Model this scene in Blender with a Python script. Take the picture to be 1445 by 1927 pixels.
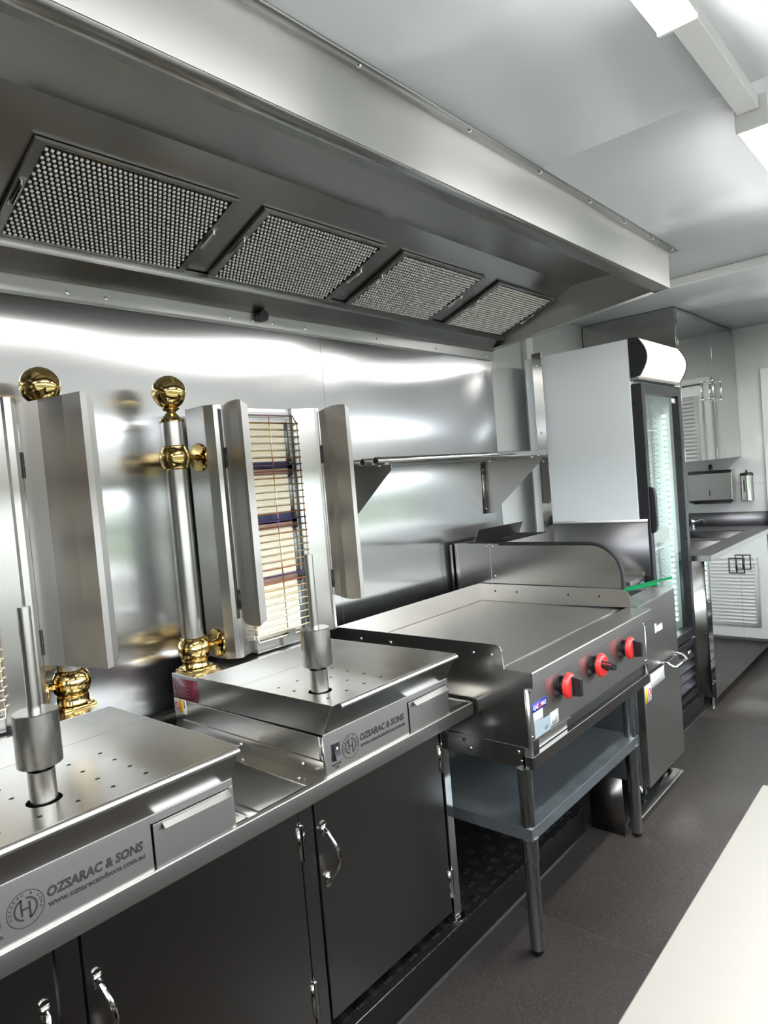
import bpy, bmesh, math, random
from mathutils import Vector, Matrix
random.seed(7)
for o in list(bpy.data.objects): bpy.data.objects.remove(o, do_unlink=True)
SC = bpy.context.scene
COL = SC.collection
PI = math.pi

# ------------------------------------------------------------------ camera
W, H, FPX = 1445, 1927, 1275.04
cam_d = bpy.data.cameras.new('camera')
cam_d.sensor_fit = 'HORIZONTAL'; cam_d.sensor_width = 36.0
cam_d.lens = FPX / W * 36.0; cam_d.clip_start = 0.02; cam_d.clip_end = 200
cam = bpy.data.objects.new('camera', cam_d); COL.objects.link(cam)
_r = Vector((0.749974, 0.656111, -0.084014)); _u = Vector((0.033396, 0.089293, 0.995445)); _f = Vector((-0.660624, 0.749363, -0.045056))
m = Matrix.Identity(4)
for i in range(3):
    m[i][0] = _r[i]; m[i][1] = _u[i]; m[i][2] = -_f[i]
m[0][3], m[1][3], m[2][3] = 2.266, 0.0, 1.68
cam.matrix_world = m
SC.camera = cam

# ------------------------------------------------------------------ light and exposure
SC.view_settings.view_transform = 'Standard'
SC.view_settings.look = 'None'
SC.view_settings.gamma = 1.0
SC.view_settings.use_curve_mapping = False
SC.view_settings.exposure = 0.66
LAMP = 44.0          # strength of the ceiling tubes
SKY = 7.0            # strength of the overcast sky
wd = bpy.data.worlds.new('sky'); SC.world = wd; wd.use_nodes = True
nt = wd.node_tree; bg = nt.nodes['Background']
bg.inputs[0].default_value = (0.86, 0.93, 1.0, 1); bg.inputs[1].default_value = SKY

# ------------------------------------------------------------------ materials
def sock(n, name, v):
    if name in n.inputs: n.inputs[name].default_value = v
def mat(name, col, rough=0.5, metal=0.0, noise=0.0, nscale=(8, 8, 8), bump=0.0, rvar=0.0, aniso=0.0, tang=None, spec=0.5, coat=0.0):
    M = bpy.data.materials.new(name); M.use_nodes = True
    t = M.node_tree; b = t.nodes['Principled BSDF']
    c = (col[0], col[1], col[2], 1)
    b.inputs['Base Color'].default_value = c; b.inputs['Roughness'].default_value = rough; b.inputs['Metallic'].default_value = metal
    sock(b, 'Specular IOR Level', spec); sock(b, 'Coat Weight', coat)
    tc = t.nodes.new('ShaderNodeTexCoord'); mp = t.nodes.new('ShaderNodeMapping'); nz = t.nodes.new('ShaderNodeTexNoise')
    mp.inputs['Scale'].default_value = nscale; nz.inputs['Scale'].default_value = 1.0; nz.inputs['Detail'].default_value = 4
    t.links.new(tc.outputs['Object'], mp.inputs[0]); t.links.new(mp.outputs[0], nz.inputs['Vector'])
    if noise:
        mx = t.nodes.new('ShaderNodeMixRGB'); mx.blend_type = 'MULTIPLY'; mx.inputs[0].default_value = 1
        mx.inputs[1].default_value = c
        rp = t.nodes.new('ShaderNodeMapRange'); rp.inputs[1].default_value = .0; rp.inputs[2].default_value = 1
        rp.inputs[3].default_value = 1 - noise; rp.inputs[4].default_value = 1 + noise
        t.links.new(nz.outputs[0], rp.inputs[0]); t.links.new(rp.outputs[0], mx.inputs[2]); t.links.new(mx.outputs[0], b.inputs['Base Color'])
    if rvar:
        rr = t.nodes.new('ShaderNodeMapRange'); rr.inputs[1].default_value = .3; rr.inputs[2].default_value = .7
        rr.inputs[3].default_value = max(.02, rough - rvar); rr.inputs[4].default_value = rough + rvar
        t.links.new(nz.outputs[0], rr.inputs[0]); t.links.new(rr.outputs[0], b.inputs['Roughness'])
    if bump:
        bp = t.nodes.new('ShaderNodeBump'); bp.inputs['Strength'].default_value = bump; bp.inputs['Distance'].default_value = 0.002
        t.links.new(nz.outputs[0], bp.inputs['Height']); t.links.new(bp.outputs[0], b.inputs['Normal'])
    if aniso:
        b.inputs['Anisotropic'].default_value = aniso
        if tang:   # tang is the direction of the brushing; reflections smear across it
            ge = t.nodes.new('ShaderNodeNewGeometry'); cx = t.nodes.new('ShaderNodeVectorMath'); cx.operation = 'CROSS_PRODUCT'
            t.links.new(ge.outputs['Normal'], cx.inputs[0])
            cx.inputs[1].default_value = [q + o for q, o in zip(tang, (.031, .047, .023))]
            t.links.new(cx.outputs[0], b.inputs['Tangent'])
    return M
def emis(name, col, s):
    M = bpy.data.materials.new(name); M.use_nodes = True
    b = M.node_tree.nodes['Principled BSDF']
    b.inputs['Base Color'].default_value = (*col, 1); b.inputs['Emission Color'].default_value = (*col, 1); b.inputs['Emission Strength'].default_value = s
    return M
STC = (0.49, 0.483, 0.465)
def steel(name, col, rough, an, grain, noise=.006, sc=(6, 6, 6)): return mat(name, col, rough, 1, noise, sc, 0, 0, an, grain)
M_wallsteel = steel('brushed wall steel', (0.57, 0.575, 0.58), .18, .95, (0, 0, 1), .01, (1.2, 1.0, 2.5))
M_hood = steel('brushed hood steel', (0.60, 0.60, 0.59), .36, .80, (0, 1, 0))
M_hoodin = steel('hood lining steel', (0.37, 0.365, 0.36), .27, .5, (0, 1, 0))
M_steel = steel('brushed steel', (0.50, 0.495, 0.48), .22, .5, (0, 0, 1))
M_steelx = steel('brushed sheet steel', (0.57, 0.555, 0.525), .29, .5, (0, 1, 0))
M_steelv = steel('upright brushed steel', (0.51, 0.50, 0.475), .26, .6, (0, 0, 1))
M_shield = steel('satin shield steel', (0.37, 0.355, 0.335), .36, .5, (0, 0, 1), .02)
M_panel = steel('brushed fascia steel', (0.51, 0.495, 0.47), .30, .7, (0, 1, 0))
M_dark = steel('cabinet door steel', (0.26, 0.245, 0.235), .30, .4, (0, 0, 1), .01)
M_splash = steel('dull splash steel', (0.25, 0.245, 0.255), .50, .2, (0, 0, 1), .01)
M_griddle = steel('machined griddle plate', (0.58, 0.56, 0.53), .38, .2, (0, 1, 0), .02)
M_polish = mat('polished steel', (0.62, 0.615, 0.60), .10, 1, .02, (3, 3, 3), .02, .02)
M_mirror = mat('mirror door steel', (0.60, 0.605, 0.60), .075, 1, .02, (2.5, 2.5, 3.5), .35, .02)
M_chrome = mat('chrome', (0.82, 0.82, 0.80), .08, 1)
M_brass = mat('polished brass', (0.66, 0.48, 0.19), .09, 1, .03, (20, 20, 20))
M_alu = mat('aluminium mesh', (0.95, 0.93, 0.89), .38, .25)
M_galv = mat('galvanised shelf', (0.30, 0.335, 0.355), .42, .85, .10, (14, 14, 14), 0, .08)
M_leg = mat('zinc tube', (0.40, 0.41, 0.41), .28, 1, .04, (60, 60, 3), 0, .05)
M_white = mat('white wall panel', (0.87, 0.895, 0.87), .22, 0, .01, (2, 2, 2), 0, .04)
M_ceil = mat('white ceiling panel', (0.68, 0.71, 0.73), .20, 0, .01, (2, 2, 2), 0, .03, spec=.6)
M_trim = mat('white powdercoat trim', (0.80, 0.80, 0.78), .35, 0, .02)
M_fridge = mat('white fridge enamel', (0.70, 0.74, 0.76), .28, 0, .01, (2, 2, 2))
M_black = mat('black plastic', (0.018, 0.018, 0.021), .32, 0, .1, (30, 30, 30), 0, .06)
M_rubber = mat('black rubber', (0.012, 0.012, 0.014), .55, 0, .1, (40, 40, 40))
M_void = mat('dark interior', (0.02, 0.02, 0.021), .8, 0, .1)
M_checker = mat('black checker plate', (0.012, 0.0115, 0.012), .40, .0, .2, (30, 30, 30), .0, .03)
M_red = mat('red knob plastic', (0.72, 0.035, 0.03), .30, 0, .05, (30, 30, 30))
M_cream = mat('ceramic burner tile', (0.78, 0.72, 0.58), .7, 0, .06, (6, 200, 200), .2)
M_bracket = mat('heat stained bracket', (0.24, 0.15, 0.11), .4, .8, .4, (20, 20, 40))
M_blue = mat('heat blued bracket', (0.035, 0.035, 0.07), .35, .9, .4, (20, 20, 40))
M_ink = mat('etched lettering', (0.022, 0.018, 0.016), .6, 0, .1)
M_maroon = mat('maroon plate', (0.13, 0.012, 0.028), .4, 0, .1)
M_pink = mat('plate print', (0.32, 0.14, 0.16), .5, 0, .05)
M_paper = mat('white label paper', (0.82, 0.82, 0.79), .5, 0, .02)
M_greyp = mat('grey label print', (0.40, 0.41, 0.41), .5, 0, .1, (200, 200, 200))
M_yellow = mat('yellow label', (0.80, 0.50, 0.04), .5, 0, .05)
M_rlabel = mat('red label print', (0.55, 0.06, 0.05), .5, 0, .05)
M_bluelab = mat('blue label', (0.02, 0.035, 0.33), .35, 0, .05)
M_film = mat('pale blue film label', (0.42, 0.50, 0.55), .4, .3, .12, (120, 120, 120))
M_green = mat('green coated handle', (0.015, 0.34, 0.12), .35, 0, .05)
M_table = mat('pale steel table top', (0.37, 0.352, 0.315), .38, .2, .01, (3, 3, 3), 0, .02)
M_lawn = mat('lawn', (0.05, 0.062, 0.03), .9, 0, .4, (3, 3, 3))
M_tube = emis('lit lamp diffuser', (1.0, 0.985, 0.95), LAMP)
M_box = emis('lit fridge sign', (1.0, 0.955, 0.85), .24)
M_led = emis('fridge led', (0.93, 1.0, 1.0), 7.5)
M_mint = mat('fridge liner', (0.62, 0.72, 0.685), .4, 0, .02)
def floor_mat():
    M = mat('speckled vinyl floor', (0.062, 0.054, 0.050), .38, 0, .16, (3, 3, 3), 0, 0)
    t = M.node_tree; b = t.nodes['Principled BSDF']
    old = b.inputs['Base Color'].links[0].from_socket
    tc = [n for n in t.nodes if n.type == 'TEX_COORD'][0]
    vz = t.nodes.new('ShaderNodeTexNoise'); vz.inputs['Scale'].default_value = 330; vz.inputs['Detail'].default_value = 2
    t.links.new(tc.outputs['Object'], vz.inputs['Vector'])
    cr = t.nodes.new('ShaderNodeMapRange'); cr.inputs[1].default_value = .56; cr.inputs[2].default_value = .72; cr.inputs[3].default_value = 0; cr.inputs[4].default_value = .55
    t.links.new(vz.outputs[0], cr.inputs[0])
    mx = t.nodes.new('ShaderNodeMixRGB'); t.links.new(cr.outputs[0], mx.inputs[0]); t.links.new(old, mx.inputs[1]); mx.inputs[2].default_value = (.30, .28, .26, 1)
    t.links.new(mx.outputs[0], b.inputs['Base Color'])
    bp = t.nodes.new('ShaderNodeBump'); bp.inputs['Strength'].default_value = .35; bp.inputs['Distance'].default_value = .001
    t.links.new(vz.outputs[0], bp.inputs['Height']); t.links.new(bp.outputs[0], b.inputs['Normal'])
    return M
M_floor = floor_mat()
M_seam = mat('vinyl weld seam', (0.13, 0.125, 0.12), .5, 0, .1)
def tint_mat():
    M = mat('heat tinted wire', (0.6, 0.55, 0.45), .25, 1)
    t = M.node_tree; b = t.nodes['Principled BSDF']
    tc = [n for n in t.nodes if n.type == 'TEX_COORD'][0]
    sx = t.nodes.new('ShaderNodeSeparateXYZ'); t.links.new(tc.outputs['Object'], sx.inputs[0])
    ma = t.nodes.new('ShaderNodeMath'); ma.operation = 'MULTIPLY_ADD'; ma.inputs[1].default_value = 4.8; ma.inputs[2].default_value = .161
    t.links.new(sx.outputs[2], ma.inputs[0])
    fr = t.nodes.new('ShaderNodeMath'); fr.operation = 'FRACT'; t.links.new(ma.outputs[0], fr.inputs[0])
    cr = t.nodes.new('ShaderNodeValToRGB'); e = cr.color_ramp.elements
    e[0].position = 0; e[0].color = (.62, .55, .40, 1); e[1].position = 1; e[1].color = (.62, .57, .45, 1)
    for p, c in ((.18, (.62, .50, .26, 1)), (.36, (.42, .16, .06, 1)), (.50, (.07, .07, .22, 1)), (.62, (.40, .14, .07, 1)), (.82, (.66, .55, .33, 1))):
        k = e.new(p); k.color = c
    gt = t.nodes.new('ShaderNodeMath'); gt.operation = 'GREATER_THAN'; gt.inputs[1].default_value = .385; t.links.new(sx.outputs[2], gt.inputs[0])
    mm = t.nodes.new('ShaderNodeMath'); mm.operation = 'MULTIPLY'; t.links.new(fr.outputs[0], mm.inputs[0]); t.links.new(gt.outputs[0], mm.inputs[1])
    t.links.new(mm.outputs[0], cr.inputs[0]); t.links.new(cr.outputs[0], b.inputs['Base Color'])
    return M
M_tint = tint_mat()
def glass_mat():
    M = bpy.data.materials.new('clear door glass'); M.use_nodes = True
    t = M.node_tree; out = t.nodes['Material Output']; t.nodes.remove(t.nodes['Principled BSDF'])
    tr = t.nodes.new('ShaderNodeBsdfTransparent'); tr.inputs[0].default_value = (.95, .985, .975, 1)
    gl = t.nodes.new('ShaderNodeBsdfGlossy'); gl.inputs['Roughness'].default_value = .02
    lw = t.nodes.new('ShaderNodeLayerWeight'); pw = t.nodes.new('ShaderNodeMath'); pw.operation = 'POWER'; pw.inputs[1].default_value = 5
    fr = t.nodes.new('ShaderNodeMath'); fr.operation = 'MULTIPLY_ADD'; fr.inputs[1].default_value = .96; fr.inputs[2].default_value = .04
    t.links.new(lw.outputs['Facing'], pw.inputs[0]); t.links.new(pw.outputs[0], fr.inputs[0])
    mx = t.nodes.new('ShaderNodeMixShader')
    t.links.new(fr.outputs[0], mx.inputs[0]); t.links.new(tr.outputs[0], mx.inputs[1]); t.links.new(gl.outputs[0], mx.inputs[2]); t.links.new(mx.outputs[0], out.inputs[0])
    return M
M_glass = glass_mat()

# ------------------------------------------------------------------ mesh builder
class MB:
    def __init__(s): s.bm = bmesh.new()
    def face(s, pts):
        return s.bm.faces.new([s.bm.verts.new(p) for p in pts])
    def box(s, x0, x1, y0, y1, z0, z1):
        x0, x1 = min(x0, x1), max(x0, x1); y0, y1 = min(y0, y1), max(y0, y1); z0, z1 = min(z0, z1), max(z0, z1)
        v = [s.bm.verts.new((x, y, z)) for z in (z0, z1) for y in (y0, y1) for x in (x0, x1)]
        for f in ((0, 2, 3, 1), (4, 5, 7, 6), (0, 1, 5, 4), (2, 6, 7, 3), (0, 4, 6, 2), (1, 3, 7, 5)):
            s.bm.faces.new([v[i] for i in f])
        return s
    def prism(s, pts, vec):
        vec = Vector(vec); a = [s.bm.verts.new(p) for p in pts]; b = [s.bm.verts.new(Vector(p) + vec) for p in pts]
        n = len(pts)
        fs = [s.bm.faces.new(a), s.bm.faces.new(b[::-1])]
        for i in range(n): fs.append(s.bm.faces.new((a[i], b[i], b[(i + 1) % n], a[(i + 1) % n])))
        bmesh.ops.recalc_face_normals(s.bm, faces=fs)
        return s
    def ring(s, c, ax, r, seg):
        ax = Vector(ax).normalized(); t = Vector((0, 0, 1)) if abs(ax.z) < .9 else Vector((1, 0, 0))
        u = ax.cross(t).normalized(); w = ax.cross(u)
        return [s.bm.verts.new(Vector(c) + (u * math.cos(a) + w * math.sin(a)) * r) for a in [2 * PI * k / seg for k in range(seg)]]
    def lathe(s, o, ax, prof, seg=20, cap=True):
        o = Vector(o); ax = Vector(ax).normalized(); fs = []; prev = None; first = None
        for r, h in prof:
            cur = s.ring(o + ax * h, ax, max(r, 1e-4), seg)
            if prev:
                for k in range(seg): fs.append(s.bm.faces.new((prev[k], prev[(k + 1) % seg], cur[(k + 1) % seg], cur[k])))
            else: first = cur
            prev = cur
        if cap: fs.append(s.bm.faces.new(first)); fs.append(s.bm.faces.new(prev[::-1]))
        bmesh.ops.recalc_face_normals(s.bm, faces=fs)
        return s
    def cyl(s, p0, p1, r, seg=16, r2=None):
        p0 = Vector(p0); p1 = Vector(p1); d = p1 - p0
        return s.lathe(p0, d, [(r, 0), (r if r2 is None else r2, d.length)], seg)
    def tube(s, pts, r, seg=8, closed=False, cap=True):
        pts = [Vector(p) for p in pts]; n = len(pts); rings = []; fs = []; u = None
        for i, p in enumerate(pts):
            a = pts[(i - 1) % n] if (closed or i > 0) else p; b = pts[(i + 1) % n] if (closed or i < n - 1) else p
            d = (b - a).normalized()
            if u is None:
                t = Vector((0, 0, 1)) if abs(d.z) < .9 else Vector((1, 0, 0)); u = d.cross(t).normalized()
            else: u = (u - d * u.dot(d)).normalized()
            w = d.cross(u)
            rings.append([s.bm.verts.new(p + (u * math.cos(q) + w * math.sin(q)) * r) for q in [2 * PI * k / seg for k in range(seg)]])
        for i in range(n if closed else n - 1):
            A, B = rings[i], rings[(i + 1) % n]
            for k in range(seg): fs.append(s.bm.faces.new((A[k], A[(k + 1) % seg], B[(k + 1) % seg], B[k])))
        if cap and not closed: fs.append(s.bm.faces.new(rings[0][::-1])); fs.append(s.bm.faces.new(rings[-1]))
        bmesh.ops.recalc_face_normals(s.bm, faces=fs)
        return s
    def ball(s, c, r, seg=20, sz=1.0):
        n = 12
        return s.lathe(Vector(c), (0, 0, 1), [(r * math.sin(PI * i / n), -r * sz * math.cos(PI * i / n)) for i in range(n + 1)], seg)
    def sheet(s, rows, th, nrm=None):
        # rows: list of lists of points (grid); a sheet with thickness th along the local normal
        R = len(rows); C = len(rows[0]); P = [[Vector(p) for p in r] for r in rows]
        def nv(i, j):
            a = P[min(i + 1, R - 1)][j] - P[max(i - 1, 0)][j]; b = P[i][min(j + 1, C - 1)] - P[i][max(j - 1, 0)]
            return a.cross(b).normalized()
        A = [[s.bm.verts.new(P[i][j]) for j in range(C)] for i in range(R)]
        B = [[s.bm.verts.new(P[i][j] + nv(i, j) * th) for j in range(C)] for i in range(R)]
        fs = []
        for i in range(R - 1):
            for j in range(C - 1):
                fs.append(s.bm.faces.new((A[i][j], A[i][j + 1], A[i + 1][j + 1], A[i + 1][j])))
                fs.append(s.bm.faces.new((B[i][j], B[i + 1][j], B[i + 1][j + 1], B[i][j + 1])))
        rim = [(i, 0) for i in range(R)] + [(R - 1, j) for j in range(1, C)] + [(i, C - 1) for i in range(R - 2, -1, -1)] + [(0, j) for j in range(C - 2, 0, -1)]
        for k in range(len(rim)):
            (i, j), (i2, j2) = rim[k], rim[(k + 1) % len(rim)]
            fs.append(s.bm.faces.new((A[i][j], A[i2][j2], B[i2][j2], B[i][j])))
        bmesh.ops.recalc_face_normals(s.bm, faces=fs)
        return s
ORG = {}
def build(name, mb, ma, parent=None, bevel=0.0, sharp=.55, label=None, kind=None, seg=2, origin=None):
    bm = mb.bm
    o0 = ORG[parent.name] if parent else Vector(origin if origin else (0, 0, 0))
    if origin is None and parent is None:
        xs = [v.co.copy() for v in bm.verts]
        o0 = Vector((sum(p.x for p in xs) / len(xs), sum(p.y for p in xs) / len(xs), min(p.z for p in xs)))
    for v in bm.verts: v.co -= o0
    for f in bm.faces: f.smooth = True
    for e in bm.edges:
        if len(e.link_faces) != 2 or e.calc_face_angle(0) > sharp: e.smooth = False
    me = bpy.data.meshes.new(name); bm.to_mesh(me); bm.free(); me.materials.append(ma)
    ob = bpy.data.objects.new(name, me); COL.objects.link(ob)
    if parent: ob.parent = parent
    else: ob.location = o0
    ORG[ob.name] = o0
    if bevel:
        md = ob.modifiers.new('bevel', 'BEVEL'); md.width = bevel; md.segments = seg; md.limit_method = 'ANGLE'; md.angle_limit = .6; md.harden_normals = True
    if label: ob['label'] = label
    if kind: ob['kind'] = kind
    return ob
def thing(name, label, cat, loc, group=None):
    o = bpy.data.objects.new(name, None); COL.objects.link(o); o.location = loc; o.empty_display_size = .05
    ORG[o.name] = Vector(loc); o['label'] = label; o['category'] = cat
    if group: o['group'] = group
    return o
def tag(o, label, cat, group=None):
    o['label'] = label; o['category'] = cat
    if group: o['group'] = group
    return o
def struct(name, mb, ma, parent=None, **k):
    o = build(name, mb, ma, parent, **k)
    if not parent: o['kind'] = 'structure'
    return o
def B(*a): return MB().box(*a)
def bx(name, ma, parent, *a, bevel=0.0, **k): return build(name, B(*a), ma, parent, bevel=bevel, **k)
AXM = {'+x': Matrix(((0, 0, 1), (1, 0, 0), (0, 1, 0))), '-y': Matrix(((1, 0, 0), (0, 0, -1), (0, 1, 0)))}
def text(s, size, pos, face, ma, parent, bold=0.0, width=None, name='lettering', align='LEFT', spin=0.0, shear=0.0, join=None):
    cu = bpy.data.curves.new('txt', 'FONT'); cu.body = s; cu.size = size; cu.align_x = align; cu.offset = bold; cu.extrude = .0003; cu.resolution_u = 2; cu.shear = shear
    ob = bpy.data.objects.new('txt', cu); COL.objects.link(ob)
    bpy.context.view_layer.update()
    me = bpy.data.meshes.new_from_object(ob.evaluated_get(bpy.context.evaluated_depsgraph_get()))
    bpy.data.objects.remove(ob); bpy.data.curves.remove(cu)
    R = AXM[face]; sx = 1.0
    if width and len(me.vertices):
        xs = [v.co.x for v in me.vertices]; sx = width / (max(xs) - min(xs))
    rot = Matrix.Rotation(spin, 3, 'Z')
    for v in me.vertices:
        v.co = R @ (rot @ Vector((v.co.x * sx, v.co.y, v.co.z))) + Vector(pos)
    if join is not None:
        join.bm.from_mesh(me); bpy.data.meshes.remove(me); return
    mb = MB(); mb.bm.from_mesh(me); bpy.data.meshes.remove(me)
    return build(name, mb, ma, parent)
def holed(mb, xs, ys, z, holes, span=None):
    # flat plate made of cells; holes: {(i,j): radius}; span: ((i0,i1,j0,j1), cx, cy, r) one larger merged cell
    done = set()
    def cell(x0, x1, y0, y1, cx, cy, r, n):
        cor = [math.atan2(y - cy, x - cx) for x in (x0, x1) for y in (y0, y1)]
        an = sorted(set([round(a, 6) for a in cor] + [round(-PI + 2 * PI * (k + .37) / n, 6) for k in range(n)]))
        ou, inn, lo = [], [], []
        for a in an:
            c, s_ = math.cos(a), math.sin(a); t = 1e9
            if c > 1e-9: t = min(t, (x1 - cx) / c)
            if c < -1e-9: t = min(t, (x0 - cx) / c)
            if s_ > 1e-9: t = min(t, (y1 - cy) / s_)
            if s_ < -1e-9: t = min(t, (y0 - cy) / s_)
            ou.append(mb.bm.verts.new((cx + c * t, cy + s_ * t, z))); inn.append(mb.bm.verts.new((cx + c * r, cy + s_ * r, z))); lo.append(mb.bm.verts.new((cx + c * r, cy + s_ * r, z - .004)))
        for k in range(len(an)):
            q = (k + 1) % len(an)
            mb.bm.faces.new((ou[k], ou[q], inn[q], inn[k])); mb.bm.faces.new((inn[k], inn[q], lo[q], lo[k]))
    if span:
        (i0, i1, j0, j1), cx, cy, r = span
        cell(xs[i0], xs[i1], ys[j0], ys[j1], cx, cy, r, 28)
        for i in range(i0, i1):
            for j in range(j0, j1): done.add((i, j))
    for i in range(len(xs) - 1):
        for j in range(len(ys) - 1):
            if (i, j) in done: continue
            if (i, j) in holes: cell(xs[i], xs[i + 1], ys[j], ys[j + 1], (xs[i] + xs[i + 1]) / 2, (ys[j] + ys[j + 1]) / 2, holes[(i, j)], 10)
            else: mb.face([(xs[i], ys[j], z), (xs[i + 1], ys[j], z), (xs[i + 1], ys[j + 1], z), (xs[i], ys[j + 1], z)])

# ------------------------------------------------------------------ the room
RX, YN, YF, CZ = 2.5, -2.2, 6.55, 2.74
fl = struct('floor', B(-.06, RX + .06, YN - .06, YF + .06, -.08, -.004), M_void)
for y0, y1 in ((YN, .17), (.1735, 2.175), (2.1785, 4.505), (4.5085, YF)):
    build('vinyl_sheet', B(0, RX, y0, y1, -.02, 0), M_floor, fl)
for y in (.1718, 2.1768, 4.5068):
    build('weld_seam', B(.86, RX, y - .0016, y + .0016, -.02, .0006), M_seam, fl)
ce = struct('ceiling', B(-.06, RX + .06, YN - .06, YF + .06, CZ + .004, CZ + .1), M_void)
for y0, y1 in ((YN, -.1), (-.098, 2.279), (2.2815, 4.30), (4.302, YF)):
    build('ceiling_panel', B(0, RX, y0, y1, CZ, CZ + .02), M_ceil, ce)
struct('trim_ceiling', B(0, RX, 4.285, 4.335, CZ - .045, CZ), M_trim, bevel=.003)
wl = struct('wall_left', B(-.06, -.003, YN, YF, 0, CZ), M_white)
def wavy(y0, y1, z0, z1, ph):
    mb = MB(); rows = []
    ny, nz = max(8, int((y1 - y0) / .06)), 40
    for i in range(ny + 1):
        y = y0 + (y1 - y0) * i / ny; r = []
        for j in range(nz + 1):
            z = z0 + (z1 - z0) * j / nz
            e = min(1, min(i, ny - i, j, nz - j) / 3)
            r.append((.0 + e * .0016 * (math.sin(z * 8.2 + .5 * math.sin(y * 2.3 + ph)) + .6 * math.sin(y * 3.1 + z * 4.7 + ph)), y, z))
        rows.append(r)
    return mb.sheet(rows, -.002)
build('steel_panel', wavy(YN, 2.2215, .80, 2.40, .3), M_wallsteel, wl, sharp=.9)
build('steel_panel', wavy(2.2235, 3.697, .80, 2.40, 1.9), M_wallsteel, wl, sharp=.9)
wf = struct('wall_far', B(0, RX, YF, YF + .06, 0, CZ), M_white)
build('joint_line', B(0, .93, YF - .0012, YF + .001, 1.395, 1.3975), M_greyp, wf)
struct('wall_near', B(0, RX, YN - .06, YN, 0, CZ), M_steel)
HY0, HY1, HZ0, HZ1 = -1.2, 6.2, 1.10, 1.76
VZ0, VZ1 = 2.19, 2.33
wr = MB(); wr.box(RX, RX + .06, YN, HY0, 0, CZ); wr.box(RX, RX + .06, HY1, YF, 0, CZ); wr.box(RX, RX + .06, HY0, HY1, 0, HZ0); wr.box(RX, RX + .06, HY0, HY1, HZ1, VZ0); wr.box(RX, RX + .06, HY0, HY1, VZ1, CZ)
struct('wall_right', wr, M_white)
def win(name, z0, z1):
    return struct(name, MB().box(RX - .01, RX + .07, HY0, HY1, z0, z0 + .02).box(RX - .01, RX + .07, HY0, HY1, z1 - .02, z1).box(RX - .01, RX + .07, HY0, HY0 + .03, z0 + .02, z1 - .02).box(RX - .01, RX + .07, HY1 - .03, HY1, z0 + .02, z1 - .02), M_trim, bevel=.002)
w1 = win('window_1', HZ0, HZ1); win('added_window', VZ0, VZ1)  # the second is an unseen slot, added for a bright band in the steel
build('added_band_rail', B(RX + .01, RX + .05, HY0 + .03, HY1 - .03, 1.42, 1.46), M_black, w1)  # unseen, added to split the hatch's reflection into two bands
build('serving_ledge', B(RX + .07, RX + .42, HY0, HY1, HZ0 - .01, HZ0 + .02), M_table, w1)
lawn = MB().box(RX + .4, 600, -500, 500, -.9, -.8)
tag(build('lawn', lawn, M_lawn, kind='stuff'), 'green lawn outside the serving hatch', 'grass')
# far door
d1 = struct('door_1', B(.985, 1.80, YF - .03, YF - .004, .03, 2.30), M_white, bevel=.002)
build('door_frame', MB().box(.90, .965, YF - .045, YF - .001, 0, 2.365).box(1.82, 1.885, YF - .045, YF - .001, 0, 2.365).box(.9655, 1.8195, YF - .045, YF - .001, 2.315, 2.365), M_trim, d1, bevel=.003)
build('shadow_gap', MB().box(.965, .985, YF - .012, YF - .001, 0, 2.315).box(.965, 1.82, YF - .012, YF - .001, 2.30, 2.315), M_void, d1)
for x0, x1, z0, z1, n in ((1.05, 1.40, 1.55, 2.18, 18), (1.10, 1.70, .16, .72, 18)):
    build('vent_frame', MB().box(x0 - .03, x0, YF - .04, YF - .028, z0 - .03, z1 + .03).box(x1, x1 + .03, YF - .04, YF - .028, z0 - .03, z1 + .03).box(x0, x1, YF - .04, YF - .028, z0 - .03, z0).box(x0, x1, YF - .04, YF - .028, z1, z1 + .03), M_trim, d1)
    for k in range(n):
        z = z0 + (z1 - z0) * (k + .5) / n
        build('louvre_slat', MB().prism([(x0, YF - .03, z + .010), (x0, YF - .05, z - .012), (x0, YF - .052, z - .008), (x0, YF - .032, z + .014)], (x1 - x0, 0, 0)), M_trim, d1)
    build('vent_backing', B(x0, x1, YF - .0305, YF - .0295, z0, z1), M_greyp, d1)
# wall trims
rail = struct('trim_1', B(.001, .02, YN, 3.695, 2.372, 2.424), M_hood, bevel=.002)
for y in (1.06, 1.19, 1.71, 1.83, 1.93, 2.12, 2.6, 3.1, 3.62, .6):
    build('screw', MB().lathe((.019, y, 2.392), (1, 0, 0), [(.008, 0), (.007, .003), (.002, .004)], 10), M_chrome, rail)
struct('trim_2', MB().box(-.003, .035, 4.10, 4.19, .9, CZ), M_trim, bevel=.004)
st = struct('trim_3', B(.185, .25, 3.876, 3.88, .95, 2.395), M_polish, bevel=.0008)
for z in (2.32, 2.12, 1.9, 1.72, 1.45, 1.2, 1.02):
    build('screw', MB().lathe((.215, 3.876, z), (0, -1, 0), [(.007, 0), (.005, .002), (.001, .003)], 8), M_chrome, st)

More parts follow.
